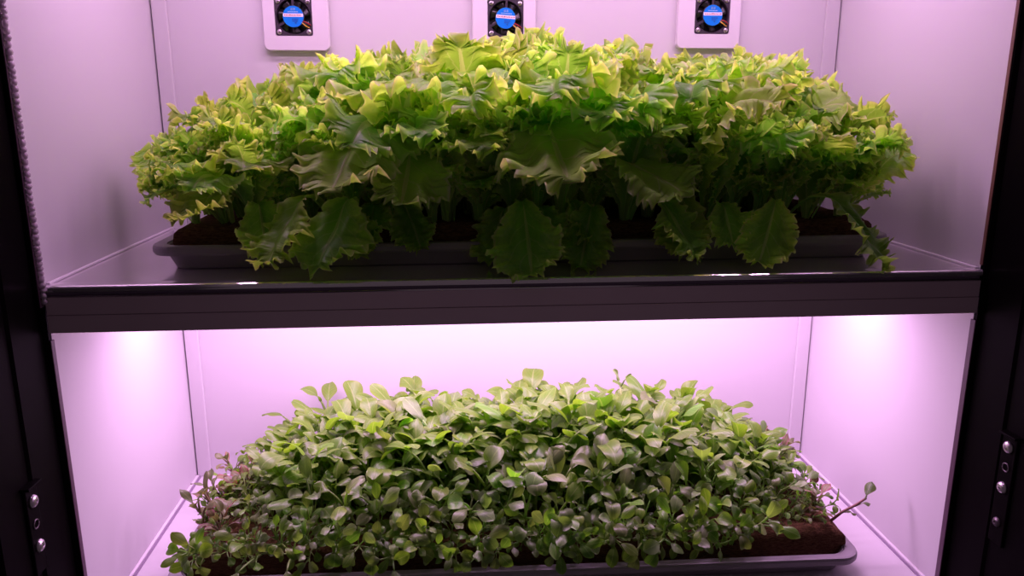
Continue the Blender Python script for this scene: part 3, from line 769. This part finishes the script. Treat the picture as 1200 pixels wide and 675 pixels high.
# the many seedlings behind them, packed too densely to count
import numpy as np
def pack_seedlings(n):
    V, F, U, MI, off = [], [], [], [], 0
    r = random.Random(77)
    for k in range(n):
        p = r.choice(PG)
        x = r.uniform(-0.278, 0.270); y = r.uniform(0.10, 0.212)-math.sin(0.9/57.3)*x
        H = max(0.03, seed_h(x)*r.uniform(0.66, 1.03)); sc = H/0.068
        ex = (x+0.004)/0.274; lx = math.copysign(max(0, abs(ex)-0.75)/0.25, ex)*0.5+r.uniform(-.12, .12)
        if abs(ex) > 0.86: sc = min(sc, r.uniform(0.5, 0.9))
        M = Matrix.Translation((x, y, LZ-0.001)) @ Matrix.Rotation(lx, 4, 'Y') @ Matrix.Rotation(r.uniform(-.12, .12), 4, 'X') @ Matrix.Rotation(r.uniform(0, 6.28), 4, 'Z') @ Matrix.Scale(sc, 4)
        for ch in p.children:
            me = ch.data; nv = len(me.vertices)
            co = np.empty(nv*3); me.vertices.foreach_get('co', co); co = co.reshape(-1, 3)
            lm = ch.matrix_basis if ch.rotation_mode != 'QUATERNION' else Matrix.LocRotScale(ch.location, ch.rotation_quaternion, ch.scale)
            W = np.array(M @ lm); co = co @ W[:3, :3].T + W[:3, 3]
            V.append(co)
            has = len(me.uv_layers) > 0
            for pl in me.polygons:
                F.append([off+i for i in pl.vertices]); MI.append(0 if has else 1)
                for li in pl.loop_indices: U += list(me.uv_layers[0].data[li].uv) if has else [0, 0]
            off += nv
    me = bpy.data.meshes.new('seedling_undergrowth'); me.from_pydata(np.concatenate(V).tolist(), [], F); me.update()
    me.materials.append(M_seed); me.materials.append(M_stem)
    me.polygons.foreach_set('material_index', MI); me.polygons.foreach_set('use_smooth', [True]*len(MI))
    me.uv_layers.new(name='UVMap').data.foreach_set('uv', U)
    o = bpy.data.objects.new('seedling_undergrowth', me); COL.objects.link(o)
    tag(o, 'dense mass of further salad seedlings filling the rear of the lower tray', 'seedlings'); o['kind'] = 'stuff'
for side in (-1, 1):
    for k in range(14):
        x = side*0.266+(LT[0])+rnd.uniform(-.014, .012); y = rnd.uniform(0.05, 0.19)
        put_seed(x, y, rnd.uniform(0.026, 0.042), side*rnd.uniform(-0.1, 0.55), rnd.uniform(-.5, .1), 'p', 'tiny reddish-leaved seedling at the %s end of the lower tray' % ('left' if side < 0 else 'right'))
pack_seedlings(320)
# seedlings that stand out
M_bright = leaf_mat('bright_young_leaf', (0.24, 0.40, 0.07), (0.24, 0.46, 0.04), (0.28, 0.50, 0.05), (1.2, 1.4, 0.3), (0.36, 0.52, 0.14), 0.01, 0.1, 0.5, 0.4, 0.5)
M_round = leaf_mat('dark_round_leaf', (0.14, 0.20, 0.06), (0.10, 0.17, 0.05), (0.16, 0.22, 0.07), (1.1, 1.2, 0.5), (0.28, 0.34, 0.18), 0.01, 0.1, 0.3, 0.4, 0.5)
def single(x, y, path, smat, leaves, label, name='salad_seedling'):
    e = empty(name, (x, y, LZ-0.001)); tag(e, label, 'seedling', SG)
    tube('stem', path, [0.0014, 0.0013, 0.0012, 0.0010][:len(path)], smat, e, 7)
    for (seed, mat, bl, bw, pet, kap, az, lean, loc) in leaves:
        leaf_obj(e, spoon_mesh(seed, mat, bl, bw, pet, kap), az, lean, 1.0, 0.0, loc)
single(-0.192, 0.092, [(0, 0, 0), (0.001, -0.001, 0.03), (0.002, -0.003, 0.060)], M_stem, [(911, M_bright, 0.034, 0.0120, 0.012, 1.5, PI*0.62, 0.35, (0.002, -0.003, 0.059)), (912, M_bright, 0.020, 0.008, 0.012, 1.2, -PI*0.5, 0.4, (0.002, -0.003, 0.058))],
       'salad seedling with the largest bright yellow-green leaf, high on the left slope')
single(0.283, 0.060, [(0, 0, 0), (0.008, -0.003, 0.010), (0.018, -0.006, 0.018), (0.027, -0.008, 0.026)], M_pstem, [(913, M_round, 0.013, 0.0056, 0.004, 0.3, -0.9, 0.5, (0.026, -0.008, 0.025)), (914, M_round, 0.010, 0.0034, 0.004, 0.8, -PI*0.5, 1.2, (0.019, -0.006, 0.018)), (915, M_purp, 0.008, 0.0026, 0.003, 0.8, -PI*0.8, 1.2, (0.010, -0.004, 0.011))],
       'lone reddish-stemmed seedling with a round dark leaf leaning past the right mat end', 'reddish_seedling')
single(0.108, 0.165, [(0, 0, 0), (0.001, 0, 0.04), (0.000, 0, 0.075), (-0.002, 0, 0.098)], M_stem, [(916, M_seed, 0.013, 0.0030, 0.006, 0.4, 0.8, 0.35, (-0.002, 0, 0.097)), (917, M_seed, 0.012, 0.0030, 0.006, 0.4, -1.9, 0.5, (-0.002, 0, 0.097))],
       'tall thin seedling poking highest above the back of the lower tray')
for p in PG+PP:
    if p.name not in used:
        for ch in list(p.children): bpy.data.objects.remove(ch)
        bpy.data.objects.remove(p)

# ------------------------------------------------------------------ camera
cd = bpy.data.cameras.new('camera'); cam = bpy.data.objects.new('camera', cd); COL.objects.link(cam)
cd.sensor_width = 36; cd.lens = 914.0/1200*36; cd.clip_start = 0.01
pi_, ya, ro = 0.2319, -0.0811, -0.0002
Rm = Matrix.Rotation(ya, 4, 'Z') @ Matrix.Rotation(-pi_, 4, 'X') @ Matrix.Rotation(ro, 4, 'Y') @ Matrix.Rotation(PI/2, 4, 'X')
cam.matrix_world = Matrix.Translation((-0.0627, -0.5646, 0.1259)) @ Rm
SC.camera = cam
SC.view_settings.view_transform = 'Standard'; SC.view_settings.look = 'None'; SC.view_settings.gamma = 1; SC.view_settings.exposure = 0
SC.view_settings.use_curve_mapping = False
SC.cycles.use_denoising = True
